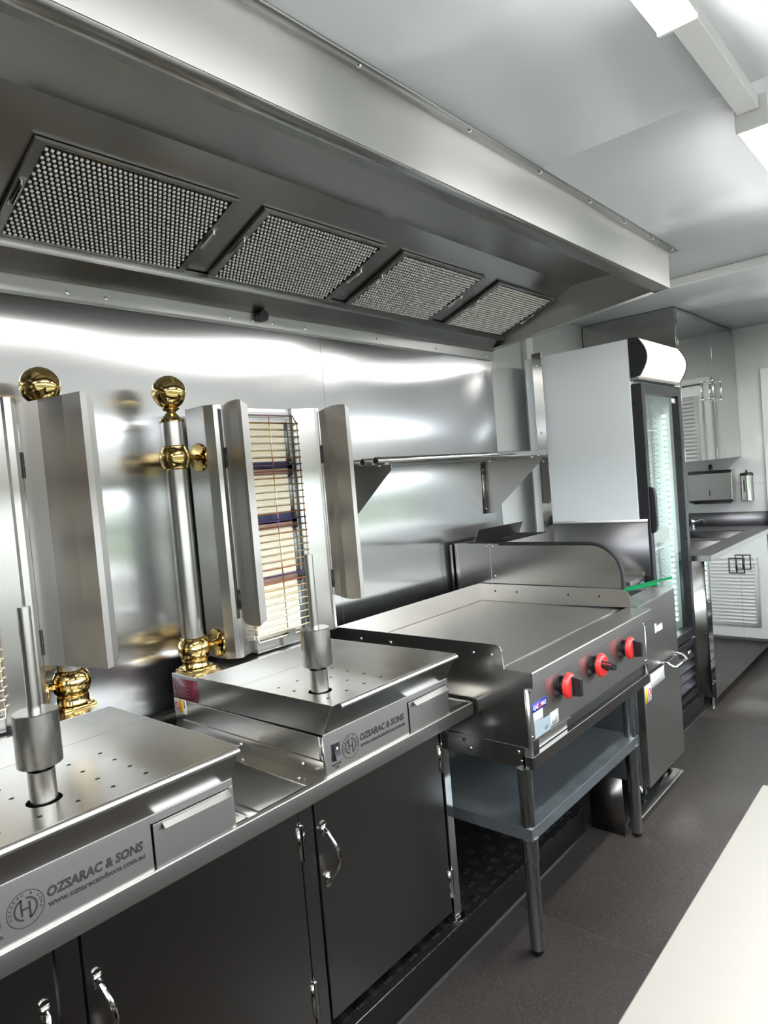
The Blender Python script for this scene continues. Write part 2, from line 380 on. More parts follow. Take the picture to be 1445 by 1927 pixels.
# ------------------------------------------------------------------ range hood
HY = 3.70; HN = -1.6
hood = thing('range_hood', 'long brushed steel canopy hood above the cooking line, fixed under the ceiling', 'hood', (.55, 1.0, 2.43))
build('front_panel', B(1.097, 1.10, HN, HY, 2.55, CZ - .001), M_hood, hood, bevel=.001)
build('return_lip', MB().box(1.018, 1.097, HN, HY - .004, 2.548, 2.551).box(1.018, 1.021, HN, HY - .004, 2.551, 2.57), M_hoodin, hood)
FT, FB = (.477, 2.644), (.106, 2.511)
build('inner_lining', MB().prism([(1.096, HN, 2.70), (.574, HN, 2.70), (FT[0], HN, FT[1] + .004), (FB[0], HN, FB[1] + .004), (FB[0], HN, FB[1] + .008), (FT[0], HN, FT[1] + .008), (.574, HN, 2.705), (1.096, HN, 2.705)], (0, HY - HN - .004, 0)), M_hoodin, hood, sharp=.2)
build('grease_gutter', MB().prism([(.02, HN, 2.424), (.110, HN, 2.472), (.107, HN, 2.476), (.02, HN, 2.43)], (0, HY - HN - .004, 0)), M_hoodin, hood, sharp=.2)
build('gutter_lip', B(.109, .1125, HN, HY - .004, 2.472, 2.511), M_hood, hood)
build('end_panel', MB().prism([(0, HY - .004, 2.43), (1.097, HY - .004, 2.55), (1.097, HY - .004, CZ - .001), (0, HY - .004, CZ - .001)], (0, .004, 0)), M_hood, hood)
build('end_lip', MB().prism([(.0, HY - .05, 2.431), (1.02, HY - .05, 2.5425), (1.02, HY - .05, 2.5455), (.0, HY - .05, 2.434)], (0, .047, 0)), M_hood, hood)
build('ceiling_flange', MB().box(1.10, 1.138, HN, HY + .04, CZ - .004, CZ - .0005), M_hoodin, hood)
for y in (.95, 1.35, 1.85, 2.30, 2.72, 3.08, 3.42, 3.70):
    build('screw', MB().lathe((1.12, y, CZ - .004), (0, 0, -1), [(.007, 0), (.005, .003), (.001, .004)], 8), M_chrome, hood)
build('drain_plug', MB().lathe((.022, 1.863, 2.412), (1, 0, -.1), [(.024, 0), (.024, .03), (.019, .034)], 14), M_black, hood)
nv = Vector((FT[0] - FB[0], 0, FT[1] - FB[1])); FL = nv.length; nv.normalize(); nd = Vector((nv.z, 0, -nv.x))
def fpt(u, y, d=0.0):  # along slope, along wall, out of the plane (downwards)
    return Vector((FB[0], y, FB[1])) + nv * u + nd * d
FLAB = ['square grease filter nearest the camera at the left end of the hood',
        'second grease filter from the left under the hood, above the gold pole',
        'third grease filter from the left under the hood',
        'rightmost grease filter under the hood, next to its closed end']
for k, (y0, y1) in enumerate(((.831, 1.424), (1.58, 2.159), (2.323, 2.904), (3.085, 3.635))):
    g = thing('grease_filter', FLAB[k], 'filter', fpt(FL / 2, (y0 + y1) / 2), 'grease filters in the hood')
    fm = MB()
    def slab(ua, ub, ya, yb, da, db):
        fm.prism([fpt(ua, ya, da), fpt(ub, ya, da), fpt(ub, ya, db), fpt(ua, ya, db)], (0, yb - ya, 0))
    a, b = y0 - .028, y1 + .028
    slab(.004, FL - .004, a, y0, .0, .012); slab(.004, FL - .004, y1, b, .0, .012); slab(.004, .014, y0, y1, 0, .012); slab(FL - .014, FL - .004, y0, y1, 0, .012)
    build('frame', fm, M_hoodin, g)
    fm = MB(); slab(.012, FL - .012, y0, y1, -.001, .001); build('backing', fm, M_void, g)
    nub = MB(); pu = .0158; py = .0158; nu = int((FL - .034) / pu); ny = int((y1 - y0 - .01) / py)
    for i in range(nu + 1):
        for j in range(ny + 1):
            u = .017 + i * pu; y = y0 + .008 + j * py + (py / 2 if i % 2 else 0)
            if y > y1 - .004: continue
            c = fpt(u, y, .0095); ry, ru, rd = .0056, .006, .011
            top = nub.bm.verts.new(c + nd * rd * .6)
            rim = [nub.bm.verts.new(c + Vector((0, ry * math.cos(q), 0)) + nv * ru * math.sin(q)) for q in (0, PI / 3, 2 * PI / 3, PI, 4 * PI / 3, 5 * PI / 3)]
            for q in range(6): nub.bm.faces.new((rim[q], rim[(q + 1) % 6], top))
            low = [nub.bm.verts.new(fpt(u, y, .0) + Vector((0, .45 * ry * math.cos(q), 0)) + nv * .45 * ru * math.sin(q)) for q in (0, 2 * PI / 3, 4 * PI / 3)]
            for q in range(3): nub.bm.faces.new((low[q], low[(q + 1) % 3], rim[(2 * q + 2) % 6], rim[2 * q]))
    build('mesh_weave', nub, M_alu, g, kind='stuff')
    for yy in (y0 - .014, y1 + .014):
        build('handle', MB().tube([fpt(.15, yy, .012), fpt(.155, yy, .022), fpt(.235, yy, .022), fpt(.24, yy, .012)], .005, 8), M_chrome, g)
        build('handle_plate', MB().prism([fpt(.14, yy - .009, .012), fpt(.25, yy - .009, .012), fpt(.25, yy - .009, .014), fpt(.14, yy - .009, .014)], (0, .018, 0)), M_polish, g)

# ------------------------------------------------------------------ black checker ledge along the wall
def ledge(y0, y1, label):
    t = thing('checker_plate_ledge', label, 'ledge', (.43, (y0 + y1) / 2, 0), 'black checker plate ledges')
    build('plate', B(.0, .858, y0, y1, 0, .122), M_checker, t, bevel=.003)
    tr = MB(); p = .062; nx = int(.60 / p); ny = int((y1 - y0) / p)
    for i in range(nx):
        for j in range(ny):
            cx, cy = .845 - p * (i + .5), y0 + p * (j + .5); al = (i + j) % 2
            for k in range(5):
                o = (k - 2) * .0078
                if al: tr.box(cx - .016, cx + .016, cy + o - .0013, cy + o + .0013, .122, .1236)
                else: tr.box(cx + o - .0013, cx + o + .0013, cy - .016, cy + .016, .122, .1236)
    build('tread_bars', tr, M_checker, t, kind='stuff')
    build('edge_strip', B(.856, .8595, y0, y1, .118, .1232), M_leg, t)  # bright strip stands in for the highlight along the bevelled edge
    build('coving', MB().prism([(.858, y0, 0), (.865, y0, 0), (.858, y0, .007)], (0, y1 - y0, 0)), M_rubber, t)
ledge(-1.6, 2.803, 'long black checker plate ledge under the steel doors and the griddle stand')
ledge(3.62, 4.62, 'short black checker plate ledge under the glass door fridge')

# ------------------------------------------------------------------ work bench and cabinet
bt = thing('work_bench_top', 'long stainless bench top carrying both doner grills', 'bench', (.44, .2, .82))
BZ = .866
build('top_sheet', B(.004, .865, -1.6, 1.962, BZ - .012, BZ), M_steelx, bt)
build('front_edge', MB().prism([(.852, -1.6, .822), (.878, -1.6, .822), (.8815, -1.6, .828), (.8815, -1.6, BZ + .002), (.8795, -1.6, BZ + .004), (.866, -1.6, BZ + .004), (.858, -1.6, BZ), (.852, -1.6, BZ)], (0, 3.562, 0)), M_panel, bt, bevel=.0015)
build('end_edge', MB().box(.03, .87, 1.955, 1.963, .822, BZ + .006), M_steelx, bt, bevel=.002)
build('rear_upstand', B(.003, .015, -1.6, 1.962, BZ, BZ + .03), M_steelx, bt)
build('seam_flap', B(.70, .86, .985, 1.02, BZ, BZ + .0015), M_steelx, bt)
cb = thing('base_cabinet', 'dark steel base cabinet with hinged doors under the bench', 'cabinet', (.45, .2, .124))
build('carcass', B(.04, .79, -1.6, 1.80, .15, .82), M_dark, cb)
fr = MB()
for y0, y1 in ((1.166, 1.217), (.51, .558), (-.15, -.10), (-1.6, -1.5)): fr.box(.79, .832, y0, y1, .15, .82)
fr.box(.79, .83, -1.6, 1.81, .805, .82)
build('door_frame', fr, M_dark, cb, bevel=.002)
build('end_post', B(.80, .838, 1.817, 1.856, .137, .82), M_polish, cb, bevel=.003)
build('post_foot', MB().lathe((.822, 1.838, .1235), (0, 0, 1), [(.034, 0), (.034, .004), (.018, .007), (.015, .016)], 20), M_chrome, cb)
def cab_door(y0, y1, hy, hs, hinge):
    d = build('door', B(.816, .836, y0, y1, .165, .803), M_dark, cb, bevel=.002)
    hz0, hz1 = (.555, .725) if y1 > 1.5 else (.53, .70)
    pts = [(.837, hy, hz0 + .012), (.852, hy, hz0 + .018)] + [(.852 + .030 * math.sin(PI * k / 8), hy + hs * .012 * math.sin(PI * k / 8), hz0 + .02 + (hz1 - hz0 - .04) * k / 8) for k in range(1, 8)] + [(.852, hy, hz1 - .018), (.837, hy, hz1 - .012)]
    build('handle', MB().tube(pts, .0058, 8).lathe((.8365, hy, hz0), (1, 0, 0), [(.011, 0), (.011, .003)], 10).lathe((.8365, hy, hz1), (1, 0, 0), [(.011, 0), (.011, .003)], 10).box(.8365, .841, hy - .009, hy + .009, hz0, hz0 + .03).box(.8365, .841, hy - .009, hy + .009, hz1 - .03, hz1), M_chrome, d)
    for z in (.215, .66):
        build('hinge', MB().cyl((.839, hinge, z), (.839, hinge, z + .10), .0055, 8).box(.836, .839, hinge - .012, hinge + .012, z + .005, z + .095), M_chrome, d)
cab_door(1.222, 1.806, 1.248, 1, 1.811); cab_door(.563, 1.160, .585, 1, 1.164); cab_door(-.094, .504, .478, -1, -.097)
build('door', B(.816, .836, -1.49, -.16, .165, .803), M_dark, cb, bevel=.002)

# ------------------------------------------------------------------ doner grills
def doner(y0, side, label, seeleft):
    y1 = y0 + .587; sy = y0 + .26
    g = thing('doner_grill', label, 'grill', (.5, (y0 + y1) / 2, BZ), 'doner grills on the bench')
    build('base', MB().box(.11, .85, y0, y1, BZ, .982).box(.11, .272, y0, y1, .982, 1.072), M_steel, g, bevel=.002)
    # pan
    pan = MB()
    for yy in (y0, y1 - .003):
        pan.prism([(.272, yy, .984), (.868, yy, .990), (.918, yy, 1.081), (.272, yy, 1.0755)], (0, .003, 0))
    pan.box(.272, .275, y0, y1, .984, 1.0755)
    pan.prism([(.868, y0, .988), (.871, y0, .988), (.921, y0, 1.081), (.918, y0, 1.081)], (0, y1 - y0, 0))
    build('pan', pan, M_steel, g, bevel=.0008)
    fl_ = MB(); xs = [.276, .384] + [.384 + .0815 * k for k in range(1, 6)] + [.872]
    ys = [sy - .086 * k for k in range(3, 0, -1)] + [sy + .086 * k for k in range(0, 4)]
    ys = [y0 + .003] + [v for v in ys if y0 + .01 < v < y1 - .01] + [y1 - .003]
    holes = {}
    for i in range(1, 6):
        for j in range(1, len(ys) - 2): holes[(i, j)] = .0062
    js = min(range(len(ys)), key=lambda q: abs(ys[q] - sy))
    holes = {k: v for k, v in holes.items() if not (k[0] == 3 and k[1] in (js - 1, js))}
    holed(fl_, xs, ys, 1.0, holes, ((3, 4, js - 1, js + 1), (xs[3] + xs[4]) / 2, sy, .040))
    bmesh.ops.remove_doubles(fl_.bm, verts=fl_.bm.verts, dist=1e-5)
    bmesh.ops.recalc_face_normals(fl_.bm, faces=fl_.bm.faces)
    build('pan_floor', fl_, M_steelx, g)
    for ya in (y0, y1 - .004): bx('base_cheek', M_steel, g, .85, .868, ya, ya + .004, BZ, .982)
    bx('sump', M_void, g, .30, .86, y0 + .01, y1 - .01, .984, .9855)
    sx = (xs[3] + xs[4]) / 2
    # front rim roll
    n = 10
    rim = [[(.921 + .011 * math.sin(a) + .004, yy, 1.0745 + .0085 * math.cos(a)) for a in [-.9 + 3.3 * k / n for k in range(n + 1)]] for yy in (y0 + .022, y1 - .012)]
    build('front_rim', MB().sheet(rim, .0015), M_panel, g, sharp=1.2)
    # front fascia with the drawer opening
    dy0, dy1 = y1 - .217, y1 - .013
    fa = MB(); fa.box(.868, .873, y0, dy0 - .003, BZ + .001, .990); fa.box(.868, .873, dy0 - .003, y1, .971, .990); fa.box(.868, .873, dy1 + .002, y1, BZ + .001, .971); fa.box(.868, .873, dy0 - .003, dy1 + .002, BZ + .001, .8695)
    build('fascia', fa, M_panel, g, bevel=.001)
    bx('drawer_recess', M_void, g, .8495, .8505, dy0 - .003, dy1, .869, .971)
    dr = bx('drawer', M_panel, g, .862, .876, dy0 + .001, dy1, .8705, .969, bevel=.001)
    build('handle', MB().prism([(.8765, dy0 + .022, .9675), (.8765, dy0 + .022, .9645), (.888, dy0 + .022, .956), (.892, dy0 + .022, .954), (.892, dy0 + .022, .957)], (0, dy1 - dy0 - .026, 0)), M_panel, dr)
    # lettering
    X = .8733
    text('OZSARAC & SONS', .0265, (X, y0 + .141, .926), '+x', M_ink, g, bold=.0013, width=.204, shear=.12)
    text('www.ozsaracandsons.com.au', .0165, (X, y0 + .143, .9065), '+x', M_ink, g, bold=.0006, width=.206, name='web_address')
    lg = MB(); cy, cz = y0 + .102, .925
    def arc(r0, r1, a0, a1, n=28):
        for k in range(n):
            q = [a0 + (a1 - a0) * (k + i) / n for i in (0, 1)]
            lg.face([(X + .0003, cy + r * math.cos(a), cz + r * math.sin(a)) for r, a in ((r0, q[0]), (r1, q[0]), (r1, q[1]), (r0, q[1]))])
    arc(.0335, .0352, 0, 2 * PI, 48); arc(.0185, .0225, math.radians(105), math.radians(255)); arc(.0185, .0225, math.radians(-75), math.radians(85))
    def bar(ya, za, yb, zb, w):
        d = Vector((0, yb - ya, zb - za)).normalized(); p = Vector((0, -d.z, d.y)) * w / 2
        A, C = Vector((X + .0003, cy + ya, cz + za)), Vector((X + .0003, cy + yb, cz + zb)); lg.face([A - p, C - p, C + p, A + p])
    bar(-.0075, .020, -.0075, -.012, .0042); bar(.0075, .012, .0075, -.020, .0042); bar(-.0075, 0, .0075, 0, .0036)
    s = 'OZSARAC & SONS'
    for k, ch in enumerate(s):
        if ch == ' ': continue
        a = math.radians(196 - 212 * k / (len(s) - 1))
        text(ch, .0075, (X, cy + .0262 * math.cos(a), cz + .0262 * math.sin(a)), '+x', M_ink, g, align='CENTER', spin=a - PI / 2, bold=.0002, join=lg)
    build('emblem', lg, M_ink, g)
    sw = bx('switch', M_black, g, .8725, .877, y0 + .028, y0 + .056, .905, .955, bevel=.001)
    build('rocker', MB().prism([(.877, y0 + .031, .951), (.879, y0 + .031, .951), (.880, y0 + .031, .93), (.887, y0 + .031, .911), (.877, y0 + .031, .908)], (0, .022, 0)), M_black, sw)
    build('switch_mark', MB().box(.8795, .8803, y0 + .039, y0 + .045, .936, .944), M_paper, sw)
    text('MOTOR', .0095, (X, y0 + .042, .8905), '+x', M_ink, g, align='CENTER', bold=.0002, name='switch_lettering')
    text('ON', .0095, (X, y0 + .042, .8815), '+x', M_ink, g, align='CENTER', bold=.0002, name='switch_lettering')
    # plates on the left side
    rp = bx('rating_plate', M_maroon, g, .114, .262, y0 - .0015, y0, .987, 1.059)
    pr = MB()
    for k in range(11):
        z = 1.048 - .0052 * k
        pr.box(.146, .146 + .05 + .045 * random.random(), y0 - .002, y0 - .0014, z - .0009, z + .0009)
    for cx, cz2 in ((.121, 1.052), (.25, 1.052), (.121, .994), (.25, .994)): pr.lathe((cx, y0 - .0015, cz2), (0, -1, 0), [(.003, 0), (.002, .001)], 8)
    pr.tube([(.132 + .011 * math.cos(q), y0 - .0017, 1.022 + .013 * math.sin(q)) for q in [2 * PI * k / 16 for k in range(16)]], .0009, 4, closed=True)
    build('plate_print', pr, M_pink, rp)
    ws = bx('warning_sticker', M_paper, g, .112, .186, y0 - .0012, y0, .934, .984)
    build('sticker_band', B(.145, .168, y0 - .0016, y0 - .0011, .936, .983), M_yellow, ws)
    build('sticker_mark', MB().tube([(.128 + .010 * math.cos(q), y0 - .0014, .957 + .014 * math.sin(q)) for q in [-.6 + 4.6 * k / 14 for k in range(15)]], .0022, 5), M_rlabel, ws)
    build('sticker_print', MB().box(.172, .178, y0 - .0016, y0 - .0011, .955, .982).box(.1195, .136, y0 - .0016, y0 - .0011, .945, .9475), M_ink, ws)
    # spit
    sp = build('spit_rod', MB().cyl((sx, sy, .99), (sx, sy, 1.46), .0145, 20), M_steelv, g)
    build('spit_weight', MB().lathe((sx, sy, 1.088), (0, 0, 1), [(.048, 0), (.050, .002), (.050, .124), (.048, .126)], 32), M_steelv, g)
    build('drive_sleeve', MB().lathe((sx, sy, .985), (0, 0, 1), [(.0302, 0), (.0302, .090), (.0285, .090), (.0285, .0)], 28, cap=False), M_steelv, g)
    # pole
    py = y0 + .074 if side > 0 else y1 - .053; px = .150
    build('pole', MB().cyl((px, py, 1.12), (px, py, 1.952), .0375, 28), M_steelv, g)
    fn = MB().lathe((px, py, 1.948), (0, 0, 1), [(.042, 0), (.043, .004), (.041, .010), (.031, .012), (.027, .020), (.018, .031), (.017, .037), (.028, .044), (.030, .048), (.022, .052)], 28)
    fn.ball((px, py, 2.052), .0585, 32)
    build('finial', fn, M_brass, g)
    for z, r in ((1.823, .0535), (1.146, .0555)):
        build('collar', MB().lathe((px, py, z), (0, 0, 1), [(.040, -.042), (.044, -.038), (.044, -.034), (r * .93, -.024), (r, -.008), (r, .008), (r * .93, .024), (.044, .034), (.044, .038), (.039, .042)], 28), M_brass, g)
        ay = py + side * .092
        build('arm', MB().tube([(px, py + side * .045, z), (px + .004, ay, z - .002)], .0085, 10).cyl((px, py + side * .05, z), (px, py + side * .064, z), .012, 10).cyl((px + .004, ay - side * .014, z - .002), (px + .004, ay, z - .002), .013, 10), M_brass, g)
        build('arm_disc', MB().lathe((px + .004, ay - side * .004, z - .002), (0, side, 0), [(.010, -.004), (.049, 0), (.052, .003), (.052, .006)], 28), M_brass, g)
    build('pole_socket', MB().lathe((px, py, 1.072), (0, 0, 1), [(.060, .004), (.060, .009), (.048, .012), (.046, .016), (.046, .036), (.048, .038)], 28).box(px - .05, px + .05, py - .05, py + .05, 1.0722, 1.0785), M_brass, g, bevel=.0015)
    # burner housing, drawn for the pole at its left and mirrored when the pole is at its right
    hb = y0 + .169 if side > 0 else y1 - .148
    def P(x, u, z=0.0): return (x, hb + side * u, z)
    Z0, Z1 = 1.088, 2.002
    pl = [(.09, 0), (.205, 0), (.238, .018), (.247, .030), (.247, .048), (.240, .054), (.205, .128), (.186, .130), (.186, .412), (.205, .414), (.240, .505), (.247, .511), (.247, .523), (.238, .530), (.205, .535), (.09, .535)]
    build('burner_housing', MB().prism([P(x, u, Z0) for x, u in pl], (0, 0, Z1 - Z0)), M_steelv, g, bevel=.001, sharp=.3)
    build('housing_foot', MB().box(.10, .225, hb + side * .125, hb + side * .41, 1.078, 1.128), M_steelv, g, bevel=.001)
    build('base_clip', MB().box(.225, .240, hb + side * .24, hb + side * .275, 1.082, 1.115).box(.232, .246, hb + side * .265, hb + side * .30, 1.112, 1.142), M_steelv, g, bevel=.001)
    zs = [(1.125, 1.325), (1.345, 1.535), (1.585, 1.745), (1.79, 1.955)]
    for k, (za, zb) in enumerate(zs):
        t = build('ceramic_tile', MB().box(.186, .196, hb + side * .155, hb + side * .375, za, zb), M_cream, g, bevel=.003)
        build('tile_edge', MB().box(.186, .199, hb + side * .375, hb + side * .392, za - .004, zb + .004), M_galv, t)
    for za, zb, ma in ((1.322, 1.348, M_bracket), (1.532, 1.556, M_bracket), (1.556, 1.590, M_blue), (1.742, 1.768, M_bracket), (1.766, 1.794, M_blue)):
        br = build('tile_bracket', MB().prism([P(.196, .148, za), P(.206, .148, za + .003), P(.206, .148, zb - .003), P(.196, .148, zb)], (0, side * .235, 0)), ma, g)
        build('bracket_tab', MB().box(.196, .214, hb + side * .372, hb + side * .386, za - .006, zb + .008), M_black, br)
    build('top_bracket', MB().box(.196, .206, hb + side * .14, hb + side * .385, 1.945, 1.985), M_shield, g, bevel=.001)
    gu = MB(); nR = 31
    for k in range(nR):
        z = 1.142 + (1.938 - 1.142) * k / (nR - 1)
        gu.tube([P(.21, .118, z), P(.232, .122, z), P(.234, .275, z), P(.232, .418, z), P(.222, .424, z)], .0028, 6)
    for u in (.124, .275, .414): gu.tube([P(.229, u, 1.13), P(.2295, u, 1.965 if u == .275 else 1.945)], .0028, 6)
    gu.tube([P(.229, .124, 1.142), P(.236, .128, 1.12), P(.236, .41, 1.12), P(.229, .414, 1.142)], .0026, 6)
    gu.tube([P(.229, .124, 1.938), P(.234, .128, 1.968), P(.234, .39, 1.968), P(.229, .414, 1.938)], .003, 6)
    build('wire_guard', gu, M_tint, g)
    # shields
    def shield(prof):
        zt, zb = 2.0, 1.218; n = len(prof); rows = []
        for k, (x, y) in enumerate(prof):
            cut = .022 if k == n - 1 else (.014 if k == 0 else 0); cut2 = .004 if k in (1, n - 2) else 0
            c = max(cut, cut2)
            rows.append([(x, y, zb + c), (x, y, zb + .03), (x, y, 1.6), (x, y, zt - .03), (x, y, zt - c)])
        s_ = build('shield', MB().sheet(rows, .0015), M_shield, g, sharp=.12)
        hx, hy = prof[0]
        for z in (1.775, 1.262):
            build('hinge', MB().cyl((hx + .002, hy, z), (hx + .002, hy, z + .036), .005, 8).cyl((hx + .002, hy, z + .038), (hx + .002, hy, z + .074), .005, 8).box(hx - .003, hx + .003, hy - .008, hy + .008, z + .004, z + .07), M_black, s_)
    if side > 0:
        shield([(.252, hb + .050), (.282, hb + .036), (.325, hb + .024), (.385, hb + .016), (.398, hb + .018), (.405, hb + .040)])
        shield([(.250, hb + .522), (.285, hb + .527), (.325, hb + .520), (.362, hb + .524), (.392, hb + .530), (.397, hb + .545)])
    else:
        shield([(.216, hb - .004), (.252, hb + .041), (.33, hb + .077), (.402, hb + .095), (.408, hb + .108), (.398, hb + .130)])
        shield([(.252, hb - .522), (.285, hb - .527), (.325, hb - .520), (.362, hb - .524), (.392, hb - .530), (.397, hb - .545)])
    # angle strip down the left side
    if seeleft:
        sk = build('side_angle', MB().box(.16, .868, y0 - .0045, y0 - .001, BZ, .914).box(.16, .868, y0 - .062, y0 - .001, BZ, BZ + .0025), M_steel, g, bevel=.0006)
        for x in (.50, .79):
            build('rivet', MB().lathe((x - .01, y0 - .0045, .893), (0, -1, 0), [(.0055, 0), (.004, .003), (.001, .0035)], 10), M_chrome, sk)
            build('rivet', MB().lathe((x + .01, y0 - .04, BZ + .0025), (0, 0, 1), [(.0055, 0), (.004, .003), (.001, .0035)], 10), M_chrome, sk)
doner(1.246, 1, 'doner grill beside the griddle, its tall cream burner facing out', True)
doner(.351, -1, 'doner grill nearest the camera, cut by the left edge, steel wing open beside its pole', False)

# ------------------------------------------------------------------ griddle and its stand
gs = thing('griddle_stand', 'round-legged steel stand with low grey shelf under the griddle', 'stand', (.7, 2.45, 0))
for x in (1.058, .32):
    for y in (1.985, 2.90):
        lg_ = build('leg', MB().cyl((x, y, .02), (x, y, .66), .0255, 20), M_leg, gs)
        build('collar', MB().lathe((x, y, .335), (0, 0, 1), [(.028, 0), (.029, .004), (.029, .072), (.0315, .074), (.0315, .082), (.027, .084)], 20), M_leg, lg_)
        build('foot', MB().lathe((x, y, 0), (0, 0, 1), [(.016, 0), (.022, .008), (.024, .022)], 18), M_black, lg_)
build('shelf', MB().box(.30, 1.085, 1.958, 2.925, .452, .456).box(1.081, 1.085, 1.958, 2.925, .412, .456).box(.30, 1.085, 1.958, 1.962, .412, .456).box(.30, 1.085, 2.921, 2.925, .412, .456).box(.30, .304, 1.958, 2.925, .412, .456), M_galv, gs, bevel=.002)
ap = build('apron', MB().box(1.07, 1.10, 1.985, 3.06, .660, .703).box(.30, 1.07, 1.977, 1.985, .660, .735).box(1.06, 1.098, 1.977, 1.985, .660, .703).box(.30, 1.07, 3.05, 3.06, .660, .735).box(.30, .31, 1.985, 3.05, .66, .735), M_steel, gs, bevel=.0012)
for x, z in ((.82, .713), (.845, .685), (1.045, .712), (1.055, .68)):
    build('bolt', MB().lathe((x, 1.977, z), (0, -1, 0), [(.008, 0), (.007, .004), (.002, .005)], 10), M_chrome, ap)
GZ = .998; GY0, GY1 = 1.977, 3.075
gr = thing('gas_griddle', 'flat steel gas griddle with three red and black knobs', 'griddle', (.65, 2.52, .735))
build('body', MB().box(.22, 1.082, GY0 + .006, GY1 - .006, .745, .975), M_steel, gs if False else gr, bevel=.001)
build('plate', MB().box(.214, .974, GY0 + .006, GY1 - .006, .975, .989), M_griddle, gr, bevel=.0015)
build('grease_channel', B(.974, 1.012, GY0 + .02, GY1 - .02, .950, .976), M_griddle, gr)
build('front_ledge', MB().prism([(1.008, GY0 + .002, .995), (1.008, GY0 + .002, GZ), (1.117, GY0 + .002, GZ), (1.120, GY0 + .002, GZ - .003), (1.120, GY0 + .002, .953), (1.117, GY0 + .002, .953), (1.117, GY0 + .002, .995)], (0, GY1 - GY0 + .012, 0)), M_panel, gr, bevel=.001)
def cheek(y, th):
    cv = [(1.008, y, 1.045)] + [(.982 + .026 * math.cos(a), y, 1.056 + .026 * math.sin(a)) for a in [PI / 2 * k / 6 for k in range(7)]]
    return MB().prism([(.207, y, .80), (.207, y, 1.082)] + cv[::-1] + [(1.012, y, .998), (1.116, y, .998), (1.118, y, .945), (1.085, y, .945), (1.085, y, .735), (.83, y, .735), (.207, y, .80)][:-1], (0, th, 0))
lc = build('left_splash', cheek(GY0, .003), M_steel, gr)
rc = build('right_splash', MB().prism([(.207, GY1, .98), (.207, GY1, 1.082)] + [(.985 + .045 * math.sin(a), GY1, 1.037 + .045 * math.cos(a)) for a in [PI / 2 * k / 6 for k in range(7)]] + [(1.03, GY1, .999)], (0, .003, 0)), M_steelx, gr)
build('rear_splash', MB().box(.207, .2095, GY0 + .003, GY1, .98, 1.082).prism([(.190, GY0, 1.080), (.207, GY0, 1.084), (.211, GY0, 1.084), (.211, GY0, 1.080)], (0, GY1 - GY0 + .003, 0)), M_steelx, gr)
for x in (.34, .50, .89, .965):
    build('bolt', MB().lathe((x, GY0, 1.045), (0, -1, 0), [(.0065, 0), (.005, .004), (.001, .005)], 10), M_chrome, lc)
for x in (.30, .43, .72, .88):
    build('bolt_hole', MB().lathe((x, GY1 + .0005, 1.045), (0, -1, 0), [(.0055, 0), (.0055, .0007)], 12), M_void, rc)
cp = build('control_panel', MB().box(1.085, 1.0945, 1.985, 3.066, .752, .946), M_panel, gr, bevel=.001)
build('end_strip', MB().box(1.07, 1.0955, 1.982, 1.992, .705, .946).box(1.07, 1.0955, 3.056, 3.066, .66, .946), M_panel, gr)
for y, z in ((1.993, .928), (1.993, .768), (3.060, .93), (3.06, .76)):
    build('screw', MB().lathe((1.0955, y, z), (1, 0, 0), [(.006, 0), (.005, .004), (.001, .005)], 10), M_chrome, cp)
build('control_void', B(1.075, 1.079, 1.995, 3.055, .704, .752), M_void, gr)
gd = build('grease_drawer', MB().box(1.055, 1.080, 2.06, 2.275, .706, .742), M_panel, gr, bevel=.001)
build('drawer_lip', MB().prism([(1.080, 2.055, .745), (1.098, 2.055, .748), (1.098, 2.055, .751), (1.080, 2.055, .748)], (0, .22, 0)), M_panel, gd)
def knob(y, z, ang):
    k = build('knob', MB().lathe((1.0945, y, z), (1, 0, 0), [(.036, 0), (.036, .004), (.030, .006), (.030, .022), (.037, .026)], 24), M_black, gr)
    build('knob_ring', MB().lathe((1.0945, y, z), (1, 0, 0), [(.036, .022), (.0465, .022), (.0475, .027), (.044, .036), (.036, .042), (.030, .043)], 32), M_red, k)
    gp = MB(); c, s_ = math.cos(ang), math.sin(ang)
    def L(d, a, b): return (1.0945 + d, y + a * c - b * s_, z + a * s_ + b * c)
    gp.prism([L(.042, -.036, -.014), L(.042, .036, -.014), L(.042, .036, .014), L(.042, -.036, .014)], (.004, 0, 0))
    gp.prism([L(.044, -.036, -.0105), L(.078, -.031, -.008), L(.078, .031, -.008), L(.044, .036, -.0105)], Vector(L(0, 0, .019)) - Vector(L(0, 0, 0)))
    build('knob_grip', gp, M_black, k, bevel=.004)
    build('knob_mark', MB().prism([L(.046, -.037, -.002), L(.078, -.032, -.002), L(.078, -.032, .002), L(.046, -.037, .002)], Vector(L(0, .0015, 0)) - Vector(L(0, 0, 0))), M_red, k)
    build('pilot_button', MB().lathe((1.0945, y - .046, z - .022), (1, 0, 0), [(.013, 0), (.013, .004), (.008, .005), (.008, .010)], 14), M_black, k)
knob(2.232, .884, PI / 2); knob(2.513, .886, -.5); knob(2.812, .882, PI / 2)
bl = build('brand_label', MB().box(1.0945, 1.0952, 2.006, 2.106, .847, .879), M_bluelab, gr)
text('GAS', .022, (1.0953, 2.010, .8545), '+x', M_paper, bl, bold=.0003, width=.036, name='label_lettering')
text('MAX', .022, (1.0953, 2.066, .8545), '+x', M_paper, bl, bold=.0003, width=.036, name='label_lettering')
build('label_flame', MB().prism([(1.0952, 2.056 + .0075 * math.cos(q) * (1 if math.sin(q) < 0 else .75), .861 + (.009 if math.sin(q) < 0 else .015) * math.sin(q)) for q in [2 * PI * k / 14 for k in range(14)]], (.0004, 0, 0)), M_red, bl)
build('white_sticker', B(1.0945, 1.0950, 2.010, 2.076, .811, .8465), M_paper, gr)
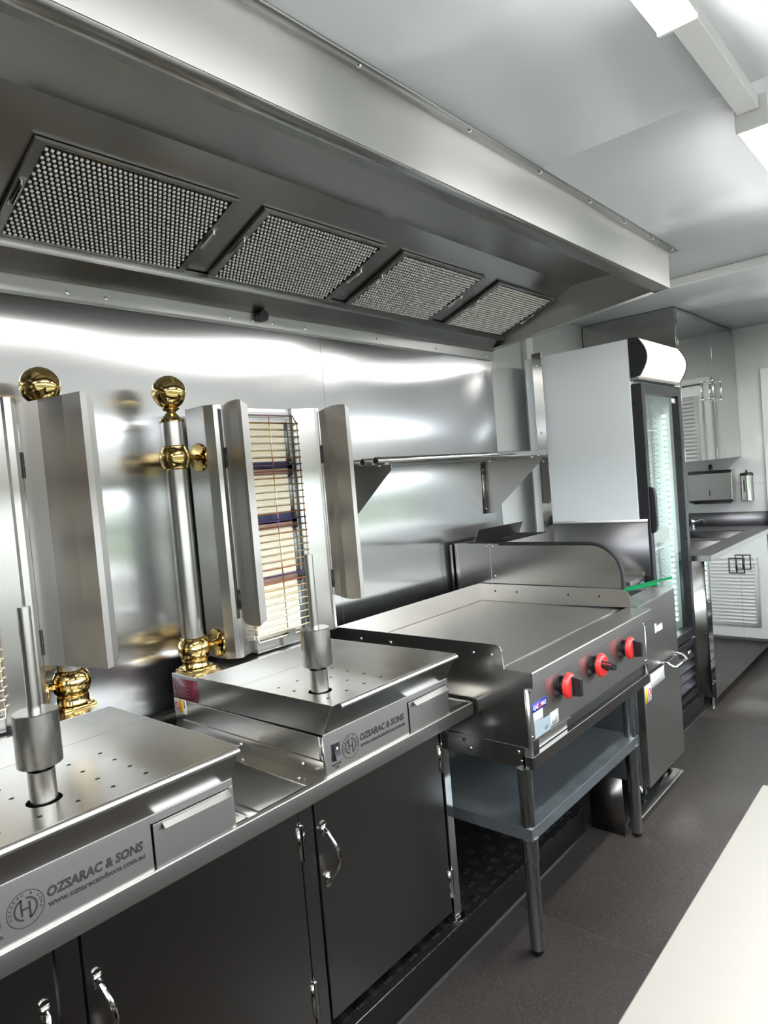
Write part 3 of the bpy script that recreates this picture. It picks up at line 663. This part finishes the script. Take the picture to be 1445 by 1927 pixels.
fs_ = build('film_sticker', MB().prism([(1.0945, 2.012, .756), (1.0945, 2.125, .756), (1.0945, 2.125, .806), (1.0945, 2.012, .812)], (.0005, 0, 0)), M_film, gr)
build('sticker_print', MB().box(1.0950, 1.0953, 2.085, 2.09, .765, .777).box(1.0950, 1.0953, 2.10, 2.104, .768, .778), M_ink, fs_)
bs = build('barcode_sticker', B(1.0945, 1.0951, 2.126, 2.186, .7615, .8105), M_paper, gr)
build('barcode', MB().box(1.0951, 1.0953, 2.136, 2.176, .766, .790), M_greyp, bs)

# ------------------------------------------------------------------ fryer
FY0, FY1 = 3.095, 3.605
pf = thing('steel_plinth', 'low steel plinth on the floor under the fryer', 'plinth', (.95, 3.2, 0))
build('tray', MB().prism([(.862, 2.935, 0), (1.028, 2.935, 0), (1.058, 2.935, .046), (1.05, 2.935, .05), (.862, 2.935, .05)], (0, .621, 0)).box(.862, 1.02, 2.866, 2.934, 0, .05), M_steel, pf, bevel=.001)
build('side_panel', B(.862, 1.02, 2.862, 2.866, .0, .262), M_dark, pf)
fy = thing('deep_fryer', 'upright steel fryer with grey door, between griddle and fridge', 'fryer', (.7, 3.35, .05))
build('body', MB().box(.33, 1.018, FY0, FY1, .15, .665).box(.33, .40, FY0, FY1, .665, .985).box(.92, 1.02, FY0, FY1, .665, .985).box(.40, .92, FY0, FY0 + .03, .665, .985).box(.40, .92, FY1 - .03, FY1, .665, .985), M_galv, fy, bevel=.002)
build('vat', MB().box(.40, .92, FY0 + .03, FY1 - .03, .80, .81), M_dark, fy)
build('top_frame', MB().box(.93, 1.053, FY0, FY1, .996, 1.000).box(.93, .935, FY0, FY1, .95, .996).box(.36, .93, FY0, FY0 + .05, .996, 1.0).box(.36, .93, FY1 - .05, FY1, .996, 1.0).box(.33, .40, FY0, FY1, .996, 1.0), M_steelx, fy, bevel=.001)
fp = build('fascia', B(1.02, 1.053, FY0, FY1, .668, .996), M_panel, fy, bevel=.002)
text('Bean', .062, (1.0532, 3.292, .832), '+x', M_paper, fp, bold=.002, width=.105)
dr = build('door', B(1.02, 1.056, FY0 + .006, FY1 - .006, .135, .655), M_panel, fy, bevel=.003)
hd = [(1.056, 3.36, .662), (1.062, 3.362, .668), (1.085, 3.366, .664), (1.105, 3.372, .650), (1.110, 3.38, .645), (1.110, 3.55, .645), (1.105, 3.558, .650), (1.085, 3.562, .664), (1.062, 3.566, .668), (1.056, 3.568, .662)]
build('handle', MB().tube(hd, .0065, 10), M_chrome, dr)
build('instruction_label', B(1.056, 1.0566, 3.19, 3.375, .585, .652), M_paper, dr)
gl = build('gas_label', B(1.056, 1.0566, 3.104, 3.188, .535, .618), M_paper, dr)
build('label_band', B(1.0566, 1.0569, 3.106, 3.14, .537, .605), M_yellow, gl)
build('label_mark', MB().tube([(1.0568, 3.163 + .013 * math.cos(q), .575 + .022 * math.sin(q)) for q in [-.6 + 4.6 * k / 12 for k in range(13)]], .003, 5), M_rlabel, gl)
for x, y in ((.98, 3.16), (.98, 3.54), (.40, 3.16), (.40, 3.54)):
    w = build('caster', MB().cyl((x, y - .012, .082), (x, y + .012, .082), .031, 18), M_black, fy)
    build('caster_fork', MB().box(x - .02, x + .02, y - .018, y - .014, .08, .148).box(x - .02, x + .02, y + .014, y + .018, .08, .148).box(x - .025, x + .025, y - .025, y + .025, .142, .151), M_chrome, w)
YS = FY0 - .004
cur = [(.84 + .155 * math.sin(a), YS, 1.142 + .155 * math.cos(a)) for a in [PI / 2 * k / 12 for k in range(13)]]
sg = build('splash_guard', MB().prism([(.05, YS, .99), (.05, YS, 1.300), (.34, YS, 1.297)] + cur + [(.995, YS, 1.0)], (0, .003, 0)), M_steel, fy)
build('edge_strip', MB().tube([(.335, YS + .0015, 1.297), (.6, YS + .0015, 1.297)] + [(c[0], YS + .0015, c[2]) for c in cur] + [(.995, YS + .0015, 1.085)], .0098, 8).box(.21, .99, YS - .002, YS + .004, 1.074, 1.085), M_rubber, sg)
for x, z in ((.262, 1.284), (.30, 1.284), (.30, 1.125)):
    build('screw', MB().lathe((x, YS, z), (0, -1, 0), [(.007, 0), (.005, .004), (.001, .005)], 10), M_chrome, sg)
build('side_trims', MB().box(.272, .276, YS - .003, YS, .99, 1.298).box(.020, .034, YS - .012, YS, .99, 1.292).box(.05, .064, YS - .008, YS, .99, 1.30), M_polish, sg, bevel=.001)
build('flue', MB().box(.06, .335, FY0, FY0 + .004, .98, 1.298).box(.331, .335, FY0, 3.66, .98, 1.298).box(.06, .064, FY0, 3.66, .98, 1.298).box(.06, .335, 3.656, 3.66, .98, 1.298), M_steel, fy, bevel=.001)
build('flue_deflector', MB().prism([(.10, 3.20, 1.285), (.135, 3.20, 1.362), (.139, 3.20, 1.362), (.104, 3.20, 1.285)], (0, .50, 0)), M_shield, fy)
for k, (y, zt, lab) in enumerate(((3.40, 1.09, 'fry basket with the upper, longer green handle, behind the griddle corner'), (3.30, 1.075, 'fry basket with the lower, shorter green handle just above the fryer top'))):
    bk = thing('fry_basket', lab, 'basket', (.70, y, .82), 'fry baskets in the fryer')
    x1 = 1.117 if k == 0 else 1.082
    build('handle', MB().tube([(.885, y, 1.027), (x1 - .03, y, zt - .007), (x1, y, zt)], .0072 if k else .0062, 10), M_green, bk)
    build('handle_rod', MB().tube([(.86, y, .97), (.862, y, 1.012), (.89, y, 1.029)], .0035, 8), M_chrome, bk)
    wm = MB()
    for z in (.83, .89, .95, .985):
        wm.tube([(.45, y - .045, z), (.86, y - .045, z), (.86, y + .045, z), (.45, y + .045, z)], .002, 6, closed=True)
    for i in range(15):
        x = .45 + .41 * i / 14
        wm.tube([(x, y - .045, .985), (x, y - .045, .83), (x, y + .045, .83), (x, y + .045, .985)], .0014, 5)
    build('wire_cage', wm, M_chrome, bk)

# ------------------------------------------------------------------ small bench beside the fridge
sb = thing('side_bench', 'narrow steel bench with splashback between fryer and fridge', 'bench', (.45, 3.75, .125))
build('top', MB().box(.02, .80, 3.665, 3.885, .985, 1.012).box(.02, .80, 3.875, 3.885, 1.012, 1.035), M_steelx, sb, bevel=.002)
build('splashback', B(.25, .835, 3.880, 3.886, 1.012, 1.325), M_splash, sb)
build('splash_cap', B(.25, .835, 3.877, 3.89, 1.325, 1.338), M_trim, sb)
for x in (.06, .76):
    for y in (3.69, 3.86): build('leg', B(x - .015, x + .015, y - .015, y + .015, .124, .985), M_leg, sb)

# ------------------------------------------------------------------ fridge
FRY0, FRY1 = 3.90, 4.585
fg = thing('drinks_fridge', 'tall white glass door fridge with lit header sign', 'fridge', (.45, 4.24, .124))
build('cabinet', MB().box(.12, .782, FRY0, FRY0 + .045, .13, 2.372).box(.12, .782, FRY1 - .045, FRY1, .13, 2.372).box(.12, .165, FRY0 + .0455, FRY1 - .0455, .13, 2.372).box(.1655, .782, FRY0 + .0455, FRY1 - .0455, 2.12, 2.372).box(.1655, .782, FRY0 + .0455, FRY1 - .0455, .13, .50), M_fridge, fg, bevel=.003)
build('liner', MB().box(.166, .172, FRY0 + .046, FRY1 - .046, .50, 2.12).box(.172, .78, FRY0 + .046, FRY0 + .05, .50, 2.12).box(.172, .78, FRY1 - .05, FRY1 - .046, .50, 2.12).box(.172, .78, FRY0 + .046, FRY1 - .046, .50, .506).box(.172, .78, FRY0 + .046, FRY1 - .046, 2.114, 2.12), M_mint, fg)
df = MB(); df.box(.786, .845, FRY0 + .004, FRY0 + .052, .515, 2.115); df.box(.786, .845, FRY1 - .052, FRY1, .515, 2.115); df.box(.786, .845, FRY0 + .052, FRY1 - .052, 2.06, 2.115); df.box(.786, .845, FRY0 + .052, FRY1 - .052, .515, .572)
dd = build('door', df, M_black, fg, bevel=.004)
build('glass', MB().prism([(.821, FRY0 + .052, .572), (.821, FRY1 - .052, .572), (.821, FRY1 - .052, 2.06), (.821, FRY0 + .052, 2.06)], (.0006, 0, 0)), M_glass, dd)
build('handle', MB().prism([(.845, FRY0 + .018, 1.25), (.868, FRY0 + .018, 1.262), (.876, FRY0 + .018, 1.30), (.876, FRY0 + .018, 1.47), (.868, FRY0 + .018, 1.512), (.845, FRY0 + .018, 1.522)], (0, .03, 0)), M_black, dd, bevel=.004)
build('door_sticker', B(.8232, .8238, 4.46, 4.53, 2.02, 2.05), M_paper, dd)
build('gasket', MB().box(.780, .786, FRY0 + .01, FRY1 - .01, .52, .57).box(.780, .786, FRY0 + .01, FRY0 + .05, .52, 2.11).box(.780, .786, FRY1 - .05, FRY1 - .01, .52, 2.11), M_rubber, dd)
# header
def bow(y, off=0.0): return [(.786, y, 2.150), (.80, y, 2.150)] + [(.838 + off + .046 * math.sin(PI * k / 10), y, 2.155 + .215 * k / 10) for k in range(11)] + [(.80, y, 2.376), (.786, y, 2.376)]
for yy in (FRY0 - .002, FRY1 + .012): build('header_side', MB().prism(bow(yy, .004), (0, .012, 0)), M_black, fg)
build('lightbox', MB().prism(bow(FRY0 + .0105), (0, FRY1 - FRY0 + .001, 0)), M_box, fg, sharp=.5)
build('header_rail', MB().box(.786, .838, FRY0, FRY1 + .02, 2.135, 2.150), M_shield, fg, bevel=.002)
build('hinge_arm', MB().box(.80, .86, FRY1 - .09, FRY1 - .02, 2.118, 2.128), M_chrome, fg)
gg = build('grille', MB().box(.782, .842, FRY0, FRY0 + .035, .132, .50).box(.782, .842, FRY1 - .035, FRY1, .132, .50).box(.782, .842, FRY0 + .0355, FRY1 - .0355, .455, .50).box(.782, .842, FRY0 + .0355, FRY1 - .0355, .132, .17), M_black, fg, bevel=.003)
for k in range(4):
    z = .215 + .062 * k
    build('louvre', MB().prism([(.80, FRY0 + .035, z + .025), (.838, FRY0 + .035, z - .02), (.838, FRY0 + .035, z - .012), (.803, FRY0 + .035, z + .03)], (0, FRY1 - FRY0 - .07, 0)), M_black, gg)
build('thermostat', B(.842, .848, 4.40, 4.46, .405, .445), M_shield, gg)
for y, xx in ((FRY1 - .062, .74), (FRY0 + .062, .70)):
    l_ = build('led_strip', B(xx, xx + .02, y - .006, y + .006, .60, 2.0), M_mint, fg)
    ld = MB()
    for k in range(38): ld.box(xx + .001, xx + .019, y - .0085, y + .0085, .61 + .036 * k, .624 + .036 * k)
    build('led_chips', ld, M_led, l_, kind='stuff')
rk = MB()
for y in (FRY0 + .058, FRY1 - .058):
    for x in (.24, .66):
        rk.box(x, x + .012, y - .004, y + .004, .56, 2.08)
        for k in range(58): rk.box(x + .012, x + .020, y - .003, y + .003, .575 + .0255 * k, .582 + .0255 * k)
build('shelf_rack', rk, M_greyp, fg)
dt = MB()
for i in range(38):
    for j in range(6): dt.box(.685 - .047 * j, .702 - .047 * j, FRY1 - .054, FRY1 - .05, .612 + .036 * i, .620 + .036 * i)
build('led_glint_tabs', dt, M_trim, fg, kind='stuff')  # white tabs stand in for LED reflections on the side wall
for z in (1.10, 1.86):
    wsf = MB()
    for k in range(24): wsf.tube([(.18, FRY0 + .065 + .023 * k, z), (.70, FRY0 + .065 + .023 * k, z)], .0018, 5)
    wsf.tube([(.70, FRY0 + .06, z), (.70, FRY1 - .06, z)], .003, 6); wsf.tube([(.18, FRY0 + .06, z), (.18, FRY1 - .06, z)], .003, 6)
    build('wire_shelf', wsf, M_trim, fg)
bg_ = MB(); rws = []
for i in range(9):
    u = i / 8
    rws.append([(.60 + .145 * u, FRY1 - .066 - .012 * math.sin(PI * j / 8) - .004 * math.sin(3 * i + 2 * j), 1.105 + .045 * u + (.085 + .0 * u) * j / 8 + .004 * math.sin(2 * i + j)) for j in range(9)])
tag(build('paper_packet', bg_.sheet(rws, .003), M_paper, sharp=.6), 'crumpled white paper packet inside the fridge, low against the lit strip', 'packet')

# ------------------------------------------------------------------ shelf on the steel wall
sh = thing('tube_shelf', 'steel tube shelf on triangular brackets on the steel wall', 'shelf', (0.003, 2.85, 1.45))
for x in (.085, .16, .235, .31, .385):
    build('tube', MB().lathe((x, 2.108, 1.768), (0, 1, 0), [(.0135, 0), (.0155, .001), (.0155, 1.476), (.0135, 1.477)], 16), M_polish, sh)
    build('tube_end', MB().lathe((x, 2.1075, 1.768), (0, -1, 0), [(.0125, 0), (.0125, .0006)], 14), M_rubber, sh)
for y in (2.193, 3.517):
    b_ = build('bracket', MB().prism([(.004, y, 1.752), (.395, y, 1.752), (.395, y, 1.728), (.045, y, 1.432), (.004, y, 1.432)], (0, .0025, 0)).box(.004, .007, y - .03, y, 1.432, 1.752).box(.02, .395, y - .03, y, 1.7495, 1.752), M_shield, sh)
    for x in (.06, .34): build('bolt', MB().lathe((x, y - .015, 1.7495), (0, 0, -1), [(.008, 0), (.007, .005), (.002, .006)], 8), M_chrome, b_)
    for z in (1.46, 1.70): build('bolt', MB().lathe((.007, y - .015, z), (1, 0, 0), [(.007, 0), (.005, .004), (.001, .005)], 8), M_chrome, b_)

# ------------------------------------------------------------------ sink unit
SY0 = 4.64; SZ = 1.024
sk = thing('sink_unit', 'steel double bowl sink bench with mirror doors past the fridge', 'sink', (.47, 5.6, 0))
ct = MB(); ct.box(0.004, .35, SY0, YF - .003, SZ - .008, SZ); ct.box(.80, .945, SY0, YF - .003, SZ - .008, SZ)
for y0, y1 in ((SY0, 4.95), (5.50, 5.62), (6.17, YF - .003)): ct.box(.35, .80, y0, y1, SZ - .008, SZ)
build('front_lip', MB().box(.938, .952, SY0 - .012, YF - .003, SZ - .036, SZ + .002).box(.004, .9375, SY0 - .012, SY0, SZ - .036, SZ + .002), M_panel, sk, bevel=.001)
build('countertop', ct, M_splash, sk, bevel=.001)
for y0, y1 in ((4.95, 5.50), (5.62, 6.17)):
    build('bowl', MB().box(.35, .80, y0, y1, SZ - .2, SZ - .197).box(.347, .35, y0, y1, SZ - .2, SZ - .004).box(.80, .803, y0, y1, SZ - .2, SZ - .004).box(.35, .80, y0 - .003, y0, SZ - .2, SZ - .004).box(.35, .80, y1, y1 + .003, SZ - .2, SZ - .004), M_splash, sk)
build('splashback', MB().box(.004, .892, YF - .012, YF - .002, SZ, 1.148).box(.004, .012, SY0, YF - .012, SZ, 1.148), M_splash, sk)
build('carcass', MB().box(.05, .925, SY0 + .003, SY0 + .008, .085, SZ - .036).box(.05, .90, SY0 + .01, YF - .01, .085, .10).box(.05, .06, SY0 + .01, YF - .01, .1, SZ - .2), M_steel, sk)
cs = build('corner_strip', MB().box(.905, .934, SY0 - .001, SY0 + .014, .085, SZ - .036), M_polish, sk, bevel=.002)
for z in (.93, .72, .50, .33, .20): build('screw', MB().lathe((.915, SY0 - .001, z), (0, -1, 0), [(.006, 0), (.004, .003), (.001, .004)], 8), M_chrome, cs)
for y0, y1, hy in ((SY0 + .016, 5.388, 5.30), (5.392, 6.53, 5.477)):
    d = build('door', B(.912, .931, y0, y1, .085, SZ - .04), M_mirror, sk, bevel=.001)
    build('handle', MB().box(.931, .985, hy - .004, hy + .004, .909, .917).box(.931, .985, hy - .004, hy + .004, .803, .811).box(.977, .985, hy - .004, hy + .004, .811, .909).box(.931, .936, hy - .004, hy + .004, .811, .909), M_black, d)
for x in (.89, .12):
    for y in (SY0 + .05, 6.4): build('foot', MB().lathe((x, y, 0), (0, 0, 1), [(.026, 0), (.026, .005), (.012, .009), (.010, .086)], 14), M_chrome, sk)
tp = thing('mixer_tap', 'small chrome mixer tap behind the sink bowls', 'tap', (.31, 6.40, SZ))
build('body', MB().lathe((.31, 6.40, SZ), (0, 0, 1), [(.03, 0), (.03, .006), (.021, .01), (.021, .055), (.024, .058), (.022, .075)], 18), M_chrome, tp)
build('spout', MB().tube([(.31, 6.40, SZ + .04), (.36, 6.34, SZ + .065), (.43, 6.28, SZ + .085), (.455, 6.26, SZ + .085), (.46, 6.25, SZ + .06)], .011, 10), M_chrome, tp)
build('lever', MB().tube([(.31, 6.40, SZ + .075), (.31, 6.38, SZ + .105), (.34, 6.34, SZ + .135)], .008, 8), M_chrome, tp)
# wall cupboard
wc = thing('wall_cupboard', 'mirror-finish steel wall cupboard up to the ceiling above the sink', 'cupboard', (.35, 5.8, 1.63))
build('carcass', MB().prism([(.004, 5.05, 1.632), (.690, 5.05, 1.632), (.690, 5.05, 2.735), (.004, 5.05, 2.735)], (0, YF - 5.053, 0)), M_dark if False else M_steel, wc, bevel=.001)
for y0, y1, hy in ((5.052, 5.847, 5.68), (5.851, YF - .003, 5.90)):
    d = build('door', B(.6905, .702, y0, y1, 1.635, 2.70), M_mirror, wc, bevel=.0008)
    build('handle', MB().box(.702, .748, hy - .005, hy + .005, 2.24, 2.25).box(.702, .748, hy - .005, hy + .005, 2.10, 2.11).box(.738, .748, hy - .005, hy + .005, 2.11, 2.24), M_chrome, d)
# dispensers
pd = thing('paper_towel_dispenser', 'wide steel paper towel dispenser on the white far wall', 'dispenser', (.47, YF, 1.24))
build('case', MB().prism([(.285, YF - .002, 1.245), (.285, YF - .10, 1.245), (.285, YF - .13, 1.27), (.285, YF - .13, 1.505), (.285, YF - .10, 1.53), (.285, YF - .002, 1.53)], (.365, 0, 0)), M_steelx, pd, bevel=.003)
build('towel_slot', B(.32, .62, YF - .115, YF - .05, 1.236, 1.2455), M_void, pd)
build('sight_slot', B(.462, .470, YF - .1308, YF - .129, 1.305, 1.36), M_void, pd)
build('key', MB().cyl((.475, YF - .08, 1.53), (.475, YF - .08, 1.552), .012, 12).cyl((.475, YF - .08, 1.552), (.475, YF - .10, 1.575), .016, 12), M_black, pd)
sd = thing('soap_dispenser', 'narrow steel soap dispenser with black cap on the far wall', 'dispenser', (.75, YF, 1.24))
build('case', MB().lathe((.752, YF - .055, 1.245), (0, 0, 1), [(.048, 0), (.052, .006), (.052, .222)], 24), M_polish, sd)
build('cap', MB().lathe((.752, YF - .055, 1.467), (0, 0, 1), [(.053, 0), (.053, .016), (.044, .024), (.010, .027), (.008, .048)], 24), M_black, sd)
build('sight_slot', B(.737, .745, YF - .109, YF - .1055, 1.33, 1.43), M_void, sd)
build('wall_bracket', B(.72, .785, YF - .02, YF - .001, 1.26, 1.46), M_polish, sd)

# ------------------------------------------------------------------ table in the foreground
tb = thing('prep_table', 'pale steel prep table in the right foreground', 'table', (2.17, .4, 0))
build('top', B(1.846, 2.488, -1.6, 1.778, .842, .87), M_table, tb, bevel=.003)
for x in (1.90, 2.45):
    for y in (-1.5, .1, 1.72): build('leg', B(x - .02, x + .02, y - .02, y + .02, 0, .842), M_leg, tb)
build('front_panel', B(1.93, 1.945, -1.55, 1.69, .10, .835), M_dark, tb)  # this and the end panel are unseen, added to darken the doors' reflections
build('end_panel', B(1.945, 2.46, 1.675, 1.69, .10, .835), M_dark, tb)

# ------------------------------------------------------------------ lamps
LLAB = ['lit ceiling batten at the top edge, nearest the camera', 'lit ceiling batten at the right edge, past the white conduit', 'unseen far ceiling batten, added to light the fridge end', 'ceiling batten behind the camera']
for k, (y0, y1) in enumerate(((.44, 1.70), (2.37, 3.62), (4.42, 5.67), (-1.7, -.5))):  # third batten is out of view, added and shifted to light the fridge end
    lp = thing('ceiling_lamp', LLAB[k], 'lamp', (1.785, (y0 + y1) / 2, CZ), 'ceiling battens')
    build('housing', B(1.742, 1.828, y0 + .01, y1 - .01, CZ - .079, CZ), M_trim, lp, bevel=.001)
    build('diffuser', MB().prism([(1.743, y0 + .012, CZ - .0792), (1.743, y0 + .012, CZ - .084), (1.748, y0 + .012, CZ - .088), (1.822, y0 + .012, CZ - .088), (1.827, y0 + .012, CZ - .084), (1.827, y0 + .012, CZ - .0792)], (0, y1 - y0 - .024, 0)), M_tube, lp)
    for y in (y0, y1 - .012): build('end_cap', B(1.740, 1.830, y, y + .012, CZ - .090, CZ), M_trim, lp, bevel=.002)
tag(build('cable_trunking', B(1.748, 1.808, 1.705, 2.365, CZ - .04, CZ - .0005), M_trim, bevel=.002), 'white cable trunking on the ceiling joining the two lit battens', 'conduit')
bpy.context.view_layer.update()
